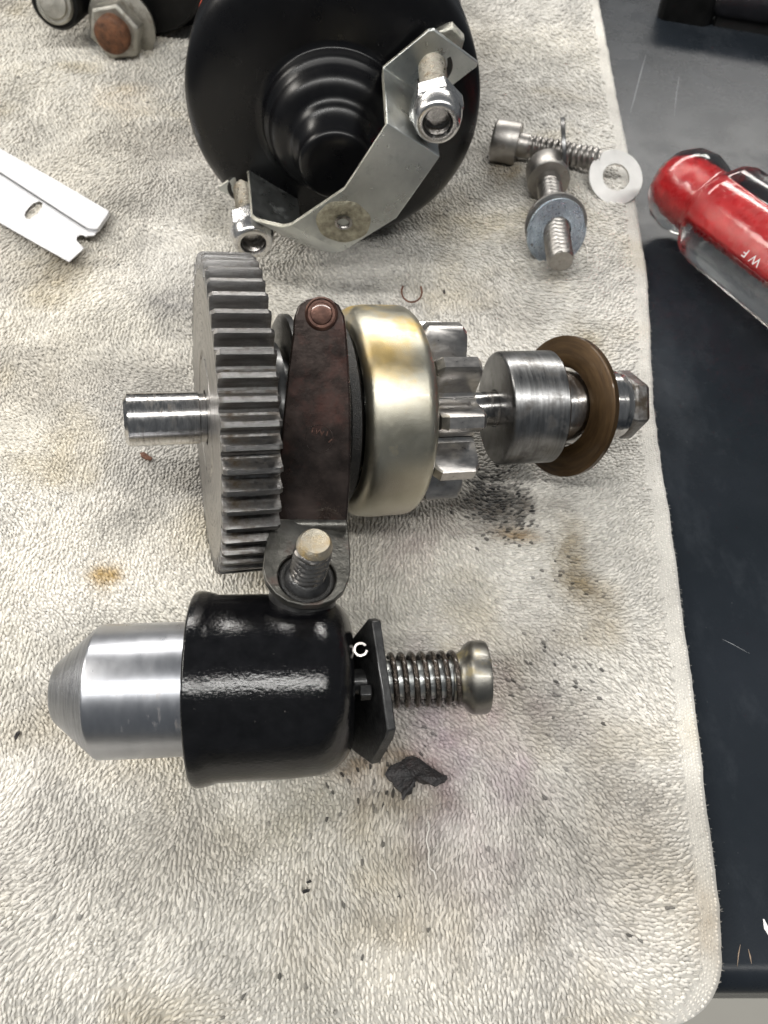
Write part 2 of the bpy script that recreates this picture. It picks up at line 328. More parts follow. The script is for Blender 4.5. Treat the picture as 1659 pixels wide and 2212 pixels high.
stains = [  # px, py, radius cm x, y, colour multiplier, strength
 (385, 650, .7, 1.1, (.42, .42, .45), .75), (450, 1020, 1.6, 1.0, (.55, .55, .57), .7), (300, 1110, .5, .4, (.5, .5, .5), .5),
 (222, 1243, .28, .35, (.62, .45, .2), .9), (1100, 1095, 1.0, .6, (.25, .23, .21), .9), (1040, 1060, .8, .4, (.35, .33, .31), .8), (1000, 1130, 1.0, .5, (.6, .58, .57), .7), (1115, 1150, .4, .2, (.45, .3, .12), .8),
 (1235, 1240, .45, 1.0, (.42, .34, .2), .9), (1290, 1330, .5, .7, (.6, .52, .38), .5), (1000, 1590, 1.6, 1.3, (.80, .70, .80), .8), (890, 1180, .9, .8, (.80, .73, .76), .6),
 (1170, 1480, .8, 1.0, (.62, .6, .6), .6), (830, 1660, .9, .5, (.5, .42, .33), .8), (690, 1760, 1.6, .8, (.72, .7, .63), .6),
 (1200, 1980, 1.5, 1.2, (.66, .65, .66), .6), (1020, 1850, 1.3, .9, (.7, .66, .66), .5), (780, 2000, 1.6, 1.2, (.72, .7, .66), .6), (1330, 1700, .8, 1.3, (.72, .69, .66), .5),
 (640, 2150, 1.4, .8, (.75, .75, .74), .5), (1140, 1340, 1.2, 1.1, (.78, .77, .76), .6), (1090, 375, .5, .7, (.48, .42, .32), .8), (1440, 1900, .8, .9, (.75, .71, .64), .5),
 (270, 200, 1.0, 1.4, (.85, .76, .64), .5), (470, 490, 1.1, 1.3, (.6, .58, .52), .5), (130, 560, 1.0, .9, (.65, .6, .5), .6), (1190, 600, .8, 1.0, (.8, .75, .64), .4),
 (1270, 750, .5, .5, (.75, .65, .45), .5), (980, 440, 1.2, 1, (.8, .76, .68), .5), (350, 1350, 2, .7, (.74, .74, .72), .7), (60, 1420, 1.2, .9, (.75, .74, .7), .5), (920, 1720, .7, .4, (.6, .56, .5), .6),
 (1010, 1040, .8, .6, (.5, .5, .5), .5), (1535, 2000, .25, .9, (.45, .36, .25), .5)]
stw = [(P(a, b, 0), rx, ry, c, s) for a, b, rx, ry, c, s in stains]
def tint(x, y):
    base = np.stack([np.full_like(x, .675), np.full_like(x, .65), np.full_like(x, .602)], -1)
    mott = 1+.34*n4(x*.35, y*.35)+.26*n5(x*1.1, y*1.1)+.16*n2(x*3, y*3); base = base*mott[..., None]
    gr = np.clip(n3(x*.28+11, y*.34+5)*2.2+n1(x*1.4, y*1.4)*.9, 0, 1)[..., None]; base = base*(1-gr*np.array([.21, .22, .23]))
    ol = np.clip(n5(x*.5+31, y*.6+2)*2.6-.35+n4(x*2.2, y*2.2)*.6, 0, 1)[..., None]; base = base*(1-ol*np.array([.12, .16, .25]))
    warm = np.clip(.3+1.2*n3(x*.3+7, y*.3)-x*.04, 0, 1)[..., None]; base = base*(1-warm*np.array([.0, .015, .06]))
    for p, rx, ry, c, s in stw:
        dx = (x-p.x)/rx+1.1*n4(x*1.6+p.x, y*1.6); dy = (y-p.y)/ry+1.1*n5(x*1.6, y*1.6+p.y)
        k = np.exp(-(dx*dx+dy*dy)**1.1*.9)*s*(.7+1.2*(.5+n3(x*5, y*5))*.6)
        k = np.clip(k, 0, 1)[..., None]; base = base*(1-k*(1-np.array(c)))
    return np.clip(base, .01, .9)
towel = thing('towel', 'used off-white terry cloth spread on the slate bench, stained by grease', 'towel', loc=(0, 12, TZ))
def np_mesh(name, V, Fq, col, mat):
    me = bpy.data.meshes.new(name); me.vertices.add(len(V)); me.vertices.foreach_set('co', V.astype('f').ravel())
    k = Fq.shape[1]; me.loops.add(Fq.size); me.loops.foreach_set('vertex_index', Fq.astype('i').ravel())
    me.polygons.add(len(Fq)); me.polygons.foreach_set('loop_start', np.arange(0, Fq.size, k, dtype='i'))
    me.polygons.foreach_set('use_smooth', np.ones(len(Fq), bool))
    me.update(calc_edges=True); me.validate()
    at = me.color_attributes.new('tint', 'FLOAT_COLOR', 'POINT')
    at.data.foreach_set('color', np.concatenate([col, np.ones((len(col), 1))], 1).astype('f').ravel())
    me.materials.append(mat); return me
XL = -19.5; YT = 40.5
gx, gy = 170, 260
ty = YB+(YT-YB)*np.linspace(0, 1, gy)**1.25
u = np.linspace(0, 1, gx)
xr = edge_x(ty); GX = XL+(xr[:, None]-XL)*u[None, :]; GY = np.repeat(ty[:, None], gx, 1)
GZ = height(GX, GY)-.06
loc = np.array([0, 12, TZ])
V = np.stack([GX, GY, GZ], -1).reshape(-1, 3)
Vb = V.copy(); Vb[:, 2] = np.minimum(V[:, 2]-.12, V[:, 2]-.12)
idx = np.arange(gx*gy).reshape(gy, gx); Ft = np.stack([idx[:-1, :-1], idx[:-1, 1:], idx[1:, 1:], idx[1:, :-1]], -1).reshape(-1, 4)
ring = np.concatenate([idx[0, :], idx[1:, -1], idx[-1, -2::-1], idx[-2:0:-1, 0]]); r2 = np.roll(ring, -1); N = gx*gy
Fs = np.stack([ring, ring+N, r2+N, r2], -1)
Fa = np.concatenate([Ft, Ft[:, ::-1]+N, Fs]); Va = np.concatenate([V, Vb])
col = tint(Va[:, 0], Va[:, 1])*.8
cloth = part('cloth', np_mesh('cloth', Va-loc, Fa, col, M['towel']), None, towel)
# terry loops: rice-shaped tufts lying along the nap
def rice(rings, sides):
    t = np.linspace(-1, 1, rings); vs = []
    rad = np.array([.28, .95, 1.0, .38]) if rings == 4 else np.array([.25, .85, 1, .9, .35])
    zz = np.array([-.8, .15, .35, -.25]) if rings == 4 else np.array([-.9, 0, .35, .3, -.25])
    for i in range(rings):
        for k in range(sides):
            a = 2*math.pi*(k+.5)/sides; vs.append((t[i], rad[i]*math.cos(a), zz[i], rad[i]*math.sin(a)))
    fs = [(i*sides+k, i*sides+(k+1) % sides, (i+1)*sides+(k+1) % sides, (i+1)*sides+k) for i in range(rings-1) for k in range(sides)]
    return np.array(vs), np.array(fs)
def scatter(x, y, ang, ln, wd, ht, cmul, lift, name, rings, sides, stag='stuff'):
    tv, tf = rice(rings, sides); n = len(x); m = len(tv)
    L = tv[None, :, 0]*ln[:, None]; W = tv[None, :, 1]*wd[:, None]; Z = tv[None, :, 2]*ht[:, None]+tv[None, :, 3]*wd[:, None]*.8+lift[:, None]
    tilt = rng.normal(0, .14, n)[:, None]; Z = Z+L*tilt
    ca, sa = np.cos(ang)[:, None], np.sin(ang)[:, None]
    hz = height(x, y)-.05
    VV = np.stack([x[:, None]+L*ca-W*sa, y[:, None]+L*sa+W*ca, hz[:, None]+Z], -1).reshape(-1, 3)
    FF = (tf[None]+(np.arange(n)*m)[:, None, None]).reshape(-1, 4)
    cc = np.repeat((tint(x, y)*cmul[:, None]), m, 0)
    o = part(name, np_mesh(name, VV-loc, FF, np.clip(cc, .008, .95), M['towel']), None, towel); o['kind'] = 'stuff'; return o
def grid(y0, y1, sp, hem):
    ys = np.arange(y0, y1, sp*.92); X = []; Y = []
    for i, yy in enumerate(ys):
        half = min(19, (yy+14)*.56+1.5)
        xs = np.arange(-half, float(edge_x(np.array([yy]))[0])-hem+.1, sp)+(sp/2 if i % 2 else 0); X.append(xs); Y.append(np.full(len(xs), yy))
    X = np.concatenate(X); Y = np.concatenate(Y)
    X = X+rng.normal(0, sp*.22, len(X)); Y = Y+rng.normal(0, sp*.22, len(Y))
    ok = (X < edge_x(Y)-hem+rng.normal(0, .02, len(X))) & (Y > YB+.02); return X[ok], Y[ok]
def flow(x, y):
    ang = math.radians(-88)+math.radians(52)*np.clip((x+3)/7, 0, 1)+math.radians(30)*np.clip((x-edge_x(y)+2.5)/2.5, 0, 1)
    return ang+2.1*n1(x*.33+4, y*.33)+1.2*n2(x*.9, y*.9)
for (y0, y1, sp, sc, rg, sd) in ((YB, 15, .084, 1.05, 5, 4), (15, 26, .108, 1.25, 4, 4), (26, 40, .15, 1.6, 4, 4)):
    x, y = grid(y0, y1, sp, .42); n = len(x)
    fl_ = flow(x, y)+rng.normal(0, .2, n)
    tw = .85+.5*n3(x*.8, y*.8)
    mat_ = np.clip(.75+1.6*n4(x*.7+9, y*.7), .25, 1.25); ln = rng.uniform(.055, .105, n)*sc*tw; wd = rng.uniform(.027, .042, n)*sc; ht = rng.uniform(.012, .038, n)*sc*mat_
    cm = rng.normal(1, .09, n); dirty = rng.random(n)
    dk = np.clip(n5(x*.5+3, y*.5)*1.5, 0, .5)+.005
    cm = np.where(dirty < dk*.02, cm*rng.uniform(.35, .7, n), cm); cm = np.where(rng.random(n) < .12, cm*rng.uniform(.78, .95, n), cm)
    for (px, py, rr, pr) in ((1085, 1075, .6, .75), (1110, 1130, .5, .5), (1050, 1060, .5, .6), (1190, 1470, .8, .14), (800, 1655, .9, .14), (1060, 350, .5, .2), (1440, 1990, .5, .04), (1535, 1990, .3, .2), (660, 2120, 1.5, .02), (1230, 1250, .6, .1)):
        p = P(px, py, 0); k = np.exp(-((x-p.x)**2+(y-p.y)**2)/rr**2)*pr; cm = np.where(rng.random(n) < k, cm*rng.uniform(.12, .5, n), cm)
    scatter(x, y, fl_, ln, wd, ht, cm, rng.uniform(-.01, .018, n), 'terry_loops', rg, sd)
# hem: rows of flat stitches along the right edge
ys = np.arange(YB+.12, 39, .065); X = []; Y = []; A = []; Ln = []; Wd = []
for j, off in enumerate((.07, .145, .205, .265, .325, .39)):
    yy = ys+(.03 if j % 2 else 0)+rng.normal(0, .006, len(ys)); xx = edge_x(yy)-off+rng.normal(0, .006, len(ys))
    dx = (edge_x(yy+.05)-edge_x(yy-.05))/.1
    X.append(xx); Y.append(yy); A.append(np.arctan2(1, dx)); Ln.append(np.full(len(ys), .034)); Wd.append(np.full(len(ys), .033 if j == 0 else .021))
X, Y, A, Ln, Wd = map(np.concatenate, (X, Y, A, Ln, Wd)); n = len(X)
scatter(X, Y, A, Ln, Wd, np.full(n, .014), rng.normal(.99, .09, n), np.full(n, -.018)+rng.normal(0, .006, n), 'hem_stitches', 4, 4)
# lint fuzz standing out from the edge
n = 900; yy = rng.uniform(YB+.5, 36, n); xx = edge_x(yy)-rng.uniform(0, .03, n)
scatter(xx, yy, rng.normal(0, .7, n), rng.uniform(.03, .09, n), np.full(n, .004), np.full(n, .02), np.full(n, .95), np.full(n, -.05), 'edge_fuzz', 4, 4)

def pulled(pts, r):
    q = [P(a, b, 0) for a, b in pts]
    for p in q: p.z = float(height(np.array([p.x]), np.array([p.y]))[0])+.03
    fine = []
    for i in range(len(q)-1):
        for k in range(6):
            t = k/6; p = q[i].lerp(q[i+1], t); p = p+Vector((.02*math.sin(i*6+k), .02*math.cos(2.1*k+i), .012*math.sin(k*1.9))); fine.append(p-Vector((0, 12, TZ)))
    mb = MB().tube(fine, r, 5); me = mb.mesh('pulled_thread', M['towel'], 80)
    at = me.color_attributes.new('tint', 'FLOAT_COLOR', 'POINT'); nv = len(me.vertices)
    at.data.foreach_set('color', np.tile([.66, .63, .58, 1], nv).astype('f'))
    part('pulled_thread', me, None, towel)
pulled([(926, 1775), (924, 1820), (930, 1870), (950, 1905)], .018)
pulled([(1240, 520), (1262, 545), (1268, 590)], .02)

# ------------------------------------------------------------------ starter drive assembly
U = Vector((.95, .2186, -.204)).normalized()
G0 = Vector((-2.78, 10.55, 3.21))
DM = frame(G0, U)
def T(px):                                           # axial coordinate of a photo column on the shaft
    k = (px-830)/F; return (2.78+15.92*k)/(.95-.29*k)
drive = thing('starter_drive', 'steel starter drive shaft with large toothed gear, brassy drum and pinion lying across the towel', 'gear assembly', DM)
def on_cyl(px, py, R):                             # where a photo ray meets a cylinder of radius R round the shaft axis
    Di = DM.inverted(); o = Di @ Vector((0, 0, H)); k = (px-830)/F; t = (1106-py)/F
    d = Di.to_3x3() @ Vector((k, math.sin(PITCH)+t*math.cos(PITCH), -math.cos(PITCH)+t*math.sin(PITCH)))
    a = d.y**2+d.z**2; b = 2*(o.y*d.y+o.z*d.z); c = o.y**2+o.z**2-R*R; s = (-b-math.sqrt(max(0, b*b-4*a*c)))/(2*a)
    return o+d*s
add_spot(M['brass'], on_cyl(835, 765, 2.26), (.75, .7, .7), (.74, .50, .14), .75, .7)
add_spot(M['brass'], on_cyl(790, 720, 2.26), (.4, .35, .35), (.66, .52, .28), .7, .5)
# shaft
mb = MB(); x0 = T(270)
mb.lathe([(x0, 0), (x0, .44), (x0+.07, .53), (T(440)-.1, .53), (T(440)-.08, .50), (1.0, .50), (3.7, .50), (4.2, .45), (4.22, .40), (6.0, .39), (6.0, .3), (6.0, 0)], 64)
part('shaft', mb, M['shaft'], drive)
mb = MB().lathe([(5.7, 0), (5.7, .8), (6.6, .84), (8.55, .84), (8.55, .80), (8.60, .78), (8.75, .78), (8.75, 0)], 64)
part('shaft_journal', mb, M['shaft'], drive)
# bearing grease ring by gear
# reduction gear
GL, GR = -.90, .12; NT = 50; RT, RR = 3.21, 2.90
gear = bpy.data.objects.new('reduction_gear', None); C.objects.link(gear); gear.parent = drive
mb = MB().lathe([(GL+.005, .56), (GL+.005, 1.18), (GL+.035, 1.21), (GL+.035, 1.32), (GL+.004, 1.36), (GL+.004, RR-.02), (GR-.004, RR-.02), (GR-.004, 2.5), (GR-.12, 2.42), (GR-.12, 1.3), (GR+.15, 1.2), (GR+.15, .56), (GL+.005, .56)], 92)
gm = mb.mesh('gear_blank', M['gearface']); part('gear_blank', gm, None, gear)
pt = math.pi/NT
prof = [(RR-.03, -pt*(RR-.03)), (RR+.0, -pt*RR), (RR+.02, -.138), (RR+.07, -.106), (RR+.16, -.086), (RT-.015, -.056), (RT, -.045), (RT, .045), (RT-.015, .056), (RR+.16, .086), (RR+.07, .106), (RR+.02, .138), (RR, pt*RR), (RR-.03, pt*(RR-.03))]
def tooth_mesh(prof, xa, xb, ch, drop, name, mat, root):
    layers = [(xa, 1), (xa+ch*sgn, 0), (xb-ch*sgn, 0), (xb, 1)]
    vs = []; n = len(prof)
    for x, e in layers:
        for r, t in prof:
            k = max(0, (r-root)/(prof[n//2][0]-root)); r2 = r-e*drop*k; vs.append((x, -t*(1-.12*e*k), r2))
    fs = [tuple(range(n)), tuple(range(3*n, 4*n))[::-1]]
    for i in range(3):
        for k in range(n):
            k2 = (k+1) % n; fs.append((i*n+k, (i+1)*n+k, (i+1)*n+k2, i*n+k2))
    return MB().add(vs, fs).mesh(name, mat, 30)
sgn = 1
tm = tooth_mesh(prof, GL, GR, .06, .045, 'tooth', M['gear'], RR)
t0 = None
for i in range(NT):
    if t0 is None: t0 = part('tooth', tm, None, gear); o = t0
    else: o = t0.copy(); C.objects.link(o); o.parent = gear
    o.rotation_euler = (2*math.pi*i/NT+.03+random.uniform(-.004, .004), 0, 0); o.location.x = random.uniform(-.006, .006)
# shift collar (spool) behind the lever
mb = MB().lathe([(.32, .55), (.32, 1.45), (.40, 1.5), (.55, 1.5), (.58, 1.2), (.66, 1.2), (.66, 2.0), (.70, 2.06), (.82, 2.06), (.86, 2.0), (.86, 1.1), (2.1, 1.1), (2.1, .5)], 72)
M['shift'] = metal('dark_spool_steel', g(.06), g(.15), (.28, .42), 3, (4, 1, 1), bump=.002, bscale=16, conc=True, coat=.2)
part('shift_collar', mb, M['shift'], drive)
# clutch drum: open on the left, turned-in lip
DR = 2.26
pr = [(2.02, 1.72), (1.98, 1.80), (1.97, 1.95), (2.00, 2.08), (2.07, 2.17), (2.18, 2.225), (2.40, DR), (3.12, DR)]
for i in range(1, 9):
    a = math.pi/2*i/8; pr.append((3.12+.29*math.sin(a), DR-.29+.29*math.cos(a)))
pr += [(3.43, 1.2), (3.38, 1.2), (3.34, 1.75), (2.9, 2.18), (2.2, 2.14), (2.06, 2.0), (2.06, 1.72), (2.02, 1.72)]
part('clutch_drum', MB().lathe(pr, 128), M['brass'], drive, 50)
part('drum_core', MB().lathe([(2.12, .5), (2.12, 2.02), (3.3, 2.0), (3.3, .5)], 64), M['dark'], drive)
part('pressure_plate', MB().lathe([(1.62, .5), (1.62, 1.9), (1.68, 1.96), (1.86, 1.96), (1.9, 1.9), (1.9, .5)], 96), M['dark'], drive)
# pinion
NP = 10; PR, PRr = 1.98, 1.24
pin = bpy.data.objects.new('pinion', None); C.objects.link(pin); pin.parent = drive
PL_, PRt = 3.62, 4.52
part('pinion_core', MB().lathe([(3.36, .5), (3.36, PRr-.01), (PRt-.02, PRr-.01), (PRt, PRr-.06), (PRt, .46), (3.5, .46)], 66), M['pinion'], pin)
pt = math.pi/NP
prof = [(PRr-.08, -pt*(PRr-.08)), (PRr, -pt*PRr), (PRr+.015, -.36), (PRr+.07, -.31), (PRr+.2, -.285), (PRr+.42, -.25), (PRr+.62, -.185), (PR-.03, -.135), (PR, -.115), (PR, .115), (PR-.03, .135), (PRr+.62, .185), (PRr+.42, .25), (PRr+.2, .285), (PRr+.07, .31), (PRr+.015, .36), (PRr, pt*PRr), (PRr-.08, pt*(PRr-.08))]
tm = tooth_mesh(prof, 3.54, PRt, .12, .14, 'tooth', M['pinion'], PRr)
t0 = None
for i in range(NP):
    if t0 is None: t0 = part('tooth', tm, None, pin); o = t0
    else: o = t0.copy(); C.objects.link(o); o.parent = pin
    o.rotation_euler = (2*math.pi*i/NP+math.radians(14), 0, 0)
# stop collar
mb = MB().lathe([(5.54, .41), (5.50, .44), (5.50, 1.18), (5.53, 1.25), (5.59, 1.29), (6.78, 1.29), (6.82, 1.25), (6.82, .8), (6.7, .41), (5.54, .41)], 96)
part('stop_collar', mb, M['collar'], drive, 40, Matrix.Translation((6.24, 0, 0)) @ Matrix.Rotation(math.radians(-6), 4, Vector((0, .75, .66))) @ Matrix.Translation((-6.16, 0, 0)))
# loose brown thrust washer
WM = Matrix.Translation((7.34, 0, -.02)) @ Matrix.Rotation(math.radians(14), 4, Vector((0, .75, .66)))
part('thrust_washer', MB().lathe([(-.09, .93), (-.09, 1.60), (-.06, 1.64), (.06, 1.64), (.09, 1.60), (.09, .93), (-.09, .93)], 96), M['washer_brown'], drive, 40, WM)
mb = MB().prism([(r[0]*1.0, r[1]*.97) for r in regular(6, .84, math.radians(160))], 8.74, 9.26, .12)
part('end_nut', mb, M['gear'], drive, 25, bevel=.03)
# shift lever (fork)
lev = bpy.data.objects.new('shift_lever', None); C.objects.link(lev); lev.parent = drive
DI = DM.inverted()
camdir = (Vector((0, 0, H))-(G0+U*1.35)).normalized()
base = G0+U*1.35
Cd = Vector((0, -.66, .75)); Wd_ = Vector((0, .75, .66))
def lvp(px, py, off):                                # point where a photo ray meets the lever's plane
    k = (px-830)/F; t = (1106-py)/F
    d = Vector((k, math.sin(PITCH)+t*math.cos(PITCH), -math.cos(PITCH)+t*math.sin(PITCH)))
    p0 = base+Cd*off; o = Vector((0, 0, H)); s = (p0-o).dot(Cd)/d.dot(Cd); return o+d*s
outl = [(632, 726), (634, 690), (643, 662), (662, 645), (688, 640), (712, 644), (732, 658), (744, 682), (748, 715), (753, 780), (757, 860), (758, 940), (757, 1030), (753, 1085), (750, 1132), (700, 1134), (640, 1132), (592, 1130), (594, 1090), (604, 990), (612, 900), (622, 800)]
LO = 2.26
front = [lvp(x, y, LO) for x, y in outl]; back = [lvp(x, y, LO)-Cd*.16 for x, y in outl]
n = len(outl); mb = MB()
mb.add([DI @ p for p in front+back], [tuple(range(n)), tuple(range(n, 2*n))[::-1]]+[(i, i+n, (i+1) % n+n, (i+1) % n) for i in range(n)])
part('lever_plate', mb, M['fork'], lev, 30, bevel=.04)
# foot: horizontal in the assembly's own frame, with rounded end and hole ring
bl, br = front[17], front[14]
zf = ((DI @ bl).z+(DI @ br).z)/2
def ftp(px, py, dz=0):
    k = (px-830)/F; t = (1106-py)/F
    d = Vector((k, math.sin(PITCH)+t*math.cos(PITCH), -math.cos(PITCH)+t*math.sin(PITCH)))
    nn = (DM.to_3x3() @ Vector((0, 0, 1))); p0 = DM @ Vector((1.3, -2.5, zf+dz)); o = Vector((0, 0, H)); s = (p0-o).dot(nn)/d.dot(nn); return DI @ (o+d*s)
fo = [(590, 1124), (752, 1126), (756, 1180), (758, 1230), (755, 1250), (743, 1277), (720, 1296), (690, 1306), (655, 1307), (622, 1299), (595, 1281), (575, 1254), (568, 1226), (572, 1190), (582, 1150)]
ft = [ftp(x, y) for x, y in fo]; hc = ftp(664, 1246)
fb = [p-Vector((0, 0, .17)) for p in ft]; n = len(ft)
# ring of hole
hole = [Vector((hc.x+.52*math.cos(a), hc.y+.52*math.sin(a), hc.z)) for a in [2*math.pi*k/40 for k in range(40)]]
def plate_with_hole(outer, hole, th):
    import bmesh
    from mathutils.geometry import tessellate_polygon
    vs = list(outer)+list(hole); tri = tessellate_polygon([outer, hole[::-1]])
    hh = len(outer); vs2 = list(outer)+list(hole[::-1]); N = len(vs2)
    fs = [tuple(t) for t in tri]+[tuple(i+N for i in t[::-1]) for t in tri]
    for a in range(hh): fs.append((a, (a+1) % hh, (a+1) % hh+N, a+N))
    k = len(hole)
    for a in range(k): fs.append((hh+a, hh+(a+1) % k, hh+(a+1) % k+N, hh+a+N))
    return MB().add(vs2+[v-th for v in vs2], fs)
part('lever_foot', plate_with_hole(ft, hole, Vector((0, 0, .17))), M['foot'], lev, 30, bevel=.025)
# bead where plate is bent into the foot
pts = [(DI @ bl)+((DI @ br)-(DI @ bl))*t+Vector((0, .02, -.06)) for t in [i/12 for i in range(13)]]
part('bend', MB().tube(pts, .12, 12), M['foot'], lev)
SM = Matrix.Translation(hc) @ Matrix.Rotation(math.radians(-90), 4, 'Y')     # local +x -> up
part('o_ring', MB().lathe([(-.10+.07*math.sin(a), .44+.07*math.cos(a)) for a in [2*math.pi*k/12 for k in range(13)]], 48), M['dark'], lev, 60, SM)
part('stud_base', MB().lathe([(-1.6, 0), (-1.6, .62), (-.5, .62), (-.35, .58), (-.18, .5), (-.05, .42), (.08, .36), (.12, .3)], 48), M['blacksteel'], lev, 50, SM)
mb = MB().thread(.05, 1.02, .335, .14, .06, 36)
part('stud', mb, M['stud2'], lev, 60, SM)
part('stud_tip', MB().lathe([(1.0, .31), (1.10, .28), (1.15, .24), (1.13, .19), (1.11, 0)], 36), M['studtip'], lev, 60, SM)
# rivet at top of lever
rv = DI @ lvp(695, 678, LO); rn = DI.to_3x3() @ Cd
RM = frame(rv, rn)
part('rivet', MB().lathe([(-.05, .30), (.02, .30), (.045, .27), (.02, .245), (.02, .2), (.045, .185), (.055, .14), (.05, 0)], 36), M['rivet'], lev, 40, RM)
# stamped maker's ring on lever
sv = DI @ lvp(690, 948, LO); SM2 = frame(sv, rn)
part('stamp', MB().lathe([(-.01, .265), (.008, .26), (.008, .25), (-.01, .245)], 40), M['fork'], lev, 40, SM2)
mb = MB()
for i in range(7):
    a = -.17+.055*i; mb.box((.004, -a, .12+.02*math.sin(i*2.1)), (.02, .02, .09), Matrix.Rotation((i*37 % 5-2)*.25, 4, 'X'))
part('stamp', mb, M['rivet'], lev, 30, SM2)

# ------------------------------------------------------------------ plunger with rubber boot
A_ = Vector((-5.94, 5.11, 1.83)); B_ = Vector((1.67, 5.57, 1.42))
PM = frame(A_, B_-A_)
plg = thing('plunger_assembly', 'bright steel plunger in a black rubber boot with a coil spring, lying nearest the front', 'plunger', PM)
part('plunger_nose', MB().lathe([(-.02, 0), (-.02, .50), (.02, .56), (.75, 1.19)], 96), M['cone'], plg, 60)
part('plunger_can', MB().lathe([(.75, 1.19), (.80, 1.215), (3.4, 1.215), (3.4, 1.1)], 96), M['can'], plg, 60)
def bj(x, a):                                         # rubber sags and flares unevenly
    fl = math.exp(-(x-2.5)**2/.12)
    return 1+.014*fl*math.sin(a*2+1)+.006*fl*math.sin(a*7)+.004*math.sin(2*a+x*2)+.01*fl*max(0, math.sin(a+.2))-.016*math.exp(-(x-3.0)**2/.03)*max(0, math.cos(a-5.3))**2
pr = [(2.62, 1.24), (2.50, 1.50), (2.50, 1.735), (2.54, 1.755), (2.64, 1.75), (2.84, 1.71), (2.88, 1.69), (3.2, 1.69), (3.6, 1.685), (4.0, 1.68), (4.3, 1.67), (4.62, 1.65)]
for i in range(1, 11):
    a = math.pi/2*i/10; pr.append((4.62+.76*math.sin(a), .89+.76*math.cos(a)))
pr += [(5.38, .7), (5.36, .45), (5.3, 0)]
part('rubber_boot', MB().lathe(pr, 128, bj), M['boot'], plg, 70)
part('rod_root', MB().lathe([(5.2, .24), (5.8, .24)], 24), M['blacksteel'], plg)
part('rod', MB().lathe([(5.8, .2), (5.82, .36), (7.4, .36)], 32, lambda x, a: 1+.02*math.sin(9*x+a)), M['rod'], plg, 60)
part('rod_block', MB().box((5.58, -.38, .42), (.22, .22, .26)), M['blacksteel'], plg, bevel=.03)
mb = MB(); pts = []
for i in range(22):
    a = math.radians(40+290*i/21); pts.append((0, .115*math.cos(a), .115*math.sin(a)))
RMp = frame((5.50, .26, .86), (0, -.35, .93))
# roll pin: split tube standing on the rod
n = len(pts); vs = []
for x in (-.45, .12):
    for r in (.13, .09):
        vs += [(x, r*math.cos(math.radians(35+316*i/21)), r*math.sin(math.radians(35+316*i/21))) for i in range(22)]
fs = []
for i in range(21):
    fs += [(i, i+1, 44+i+1, 44+i), (22+i, 66+i, 66+i+1, 22+i+1), (44+i, 44+i+1, 66+i+1, 66+i), (i, 22+i, 22+i+1, i+1)]
fs += [(0, 44, 66, 22), (21, 43, 87, 65)]
part('roll_pin', MB().add(vs, fs), M['stud2'], plg, 35, RMp)
# flange plate: six-cornered, tilted on the rod
e1 = Vector((0, .93, .36)); e2 = Vector((0, -.36, .93))
FM = frame((5.64, 0, 0), Vector((1, 0, 0))-e2*.34+e1*.10, e2); FI = FM.inverted()
poly = []
for a, b in ((1.12, .62), (1.06, .80), (-.86, .84), (-1.0, .70), (-1.5, -.1), (-1.3, -1.0), (.3, -1.1), (.85, -.2)):
    q = FI @ (Vector((5.64+.34*b-.10*a, 0, 0))+e1*a+e2*b); poly.append((q.y, q.z))
part('flange_plate', MB().prism(poly, -.09, .09), M['blacksteel'], plg, 30, FM, bevel=.03)
pts = []; NC = 6.6; xs, xe = 6.08, 7.36
for i in range(int(NC*28)+1):
    f = i/(NC*28); a = 2*math.pi*NC*f
    g_ = f+.018*math.sin(a*.5); x = xs+(xe-xs)*f; pts.append((x+.0, .475*math.cos(a), .475*math.sin(a)))
part('coil_spring', MB().tube(pts, .058, 8), M['spring'], plg, 80)
part('spring_cap', MB().lathe([(7.22, .3), (7.24, .44), (7.36, .47), (7.45, .53), (7.52, .62), (7.60, .68), (7.66, .69), (7.85, .69), (7.90, .67), (7.92, .6), (7.92, 0)], 72), M['capst'], plg, 50)

# ------------------------------------------------------------------ motor
MY = 21.0; MR = 4.02
mot = thing('starter_motor', 'large gloss black starter motor with bent zinc bracket at the back of the towel', 'motor', frame((-1.36, MY, MR-.05), (.05, -1, 0.0)))
part('motor_body', MB().lathe([(-13, 0), (-13, 3.9), (-1.1, 3.93), (-1.08, 4.0), (-.9, MR)], 128), M['paint'], mot, 30)
pr = [(-.9, MR), (-.1, MR), (.12, 3.98), (.28, 3.88), (.42, 3.72), (.52, 3.5), (.62, 3.1), (.70, 2.6), (.72, 2.15), (.74, 1.98), (.80, 1.93), (.95, 1.91), (1.06, 1.85), (1.12, 1.77), (1.25, 1.72), (1.42, 1.67), (1.55, 1.58), (1.66, 1.44), (1.72, 1.30), (1.78, 1.20), (1.90, 1.14), (2.0, 1.09), (2.06, .99), (2.6, .95), (2.72, .92), (2.78, .84), (2.80, .6), (2.78, 0)]
part('end_bell', MB().lathe(pr, 128), M['paint'], mot, 60)
MI = mot.matrix_basis.inverted()
ch = [((932, 55), 20.15), ((827, 142), 20.15), ((824, 165), 19.9), ((831, 270), 17.4), ((744, 403), 17.15), ((630, 480), 17.3), ((612, 483), 17.45), ((556, 470), 17.95), ((546, 462), 18.15), ((538, 368), 20.2), ((530, 361), 20.4), ((469, 403), 20.4)]
ch = [PY(*p, Y) for p, Y in ch]; WV = Vector((1.28, .18, -.93))
mb = MB(); th = .11; n = len(ch); vs = []
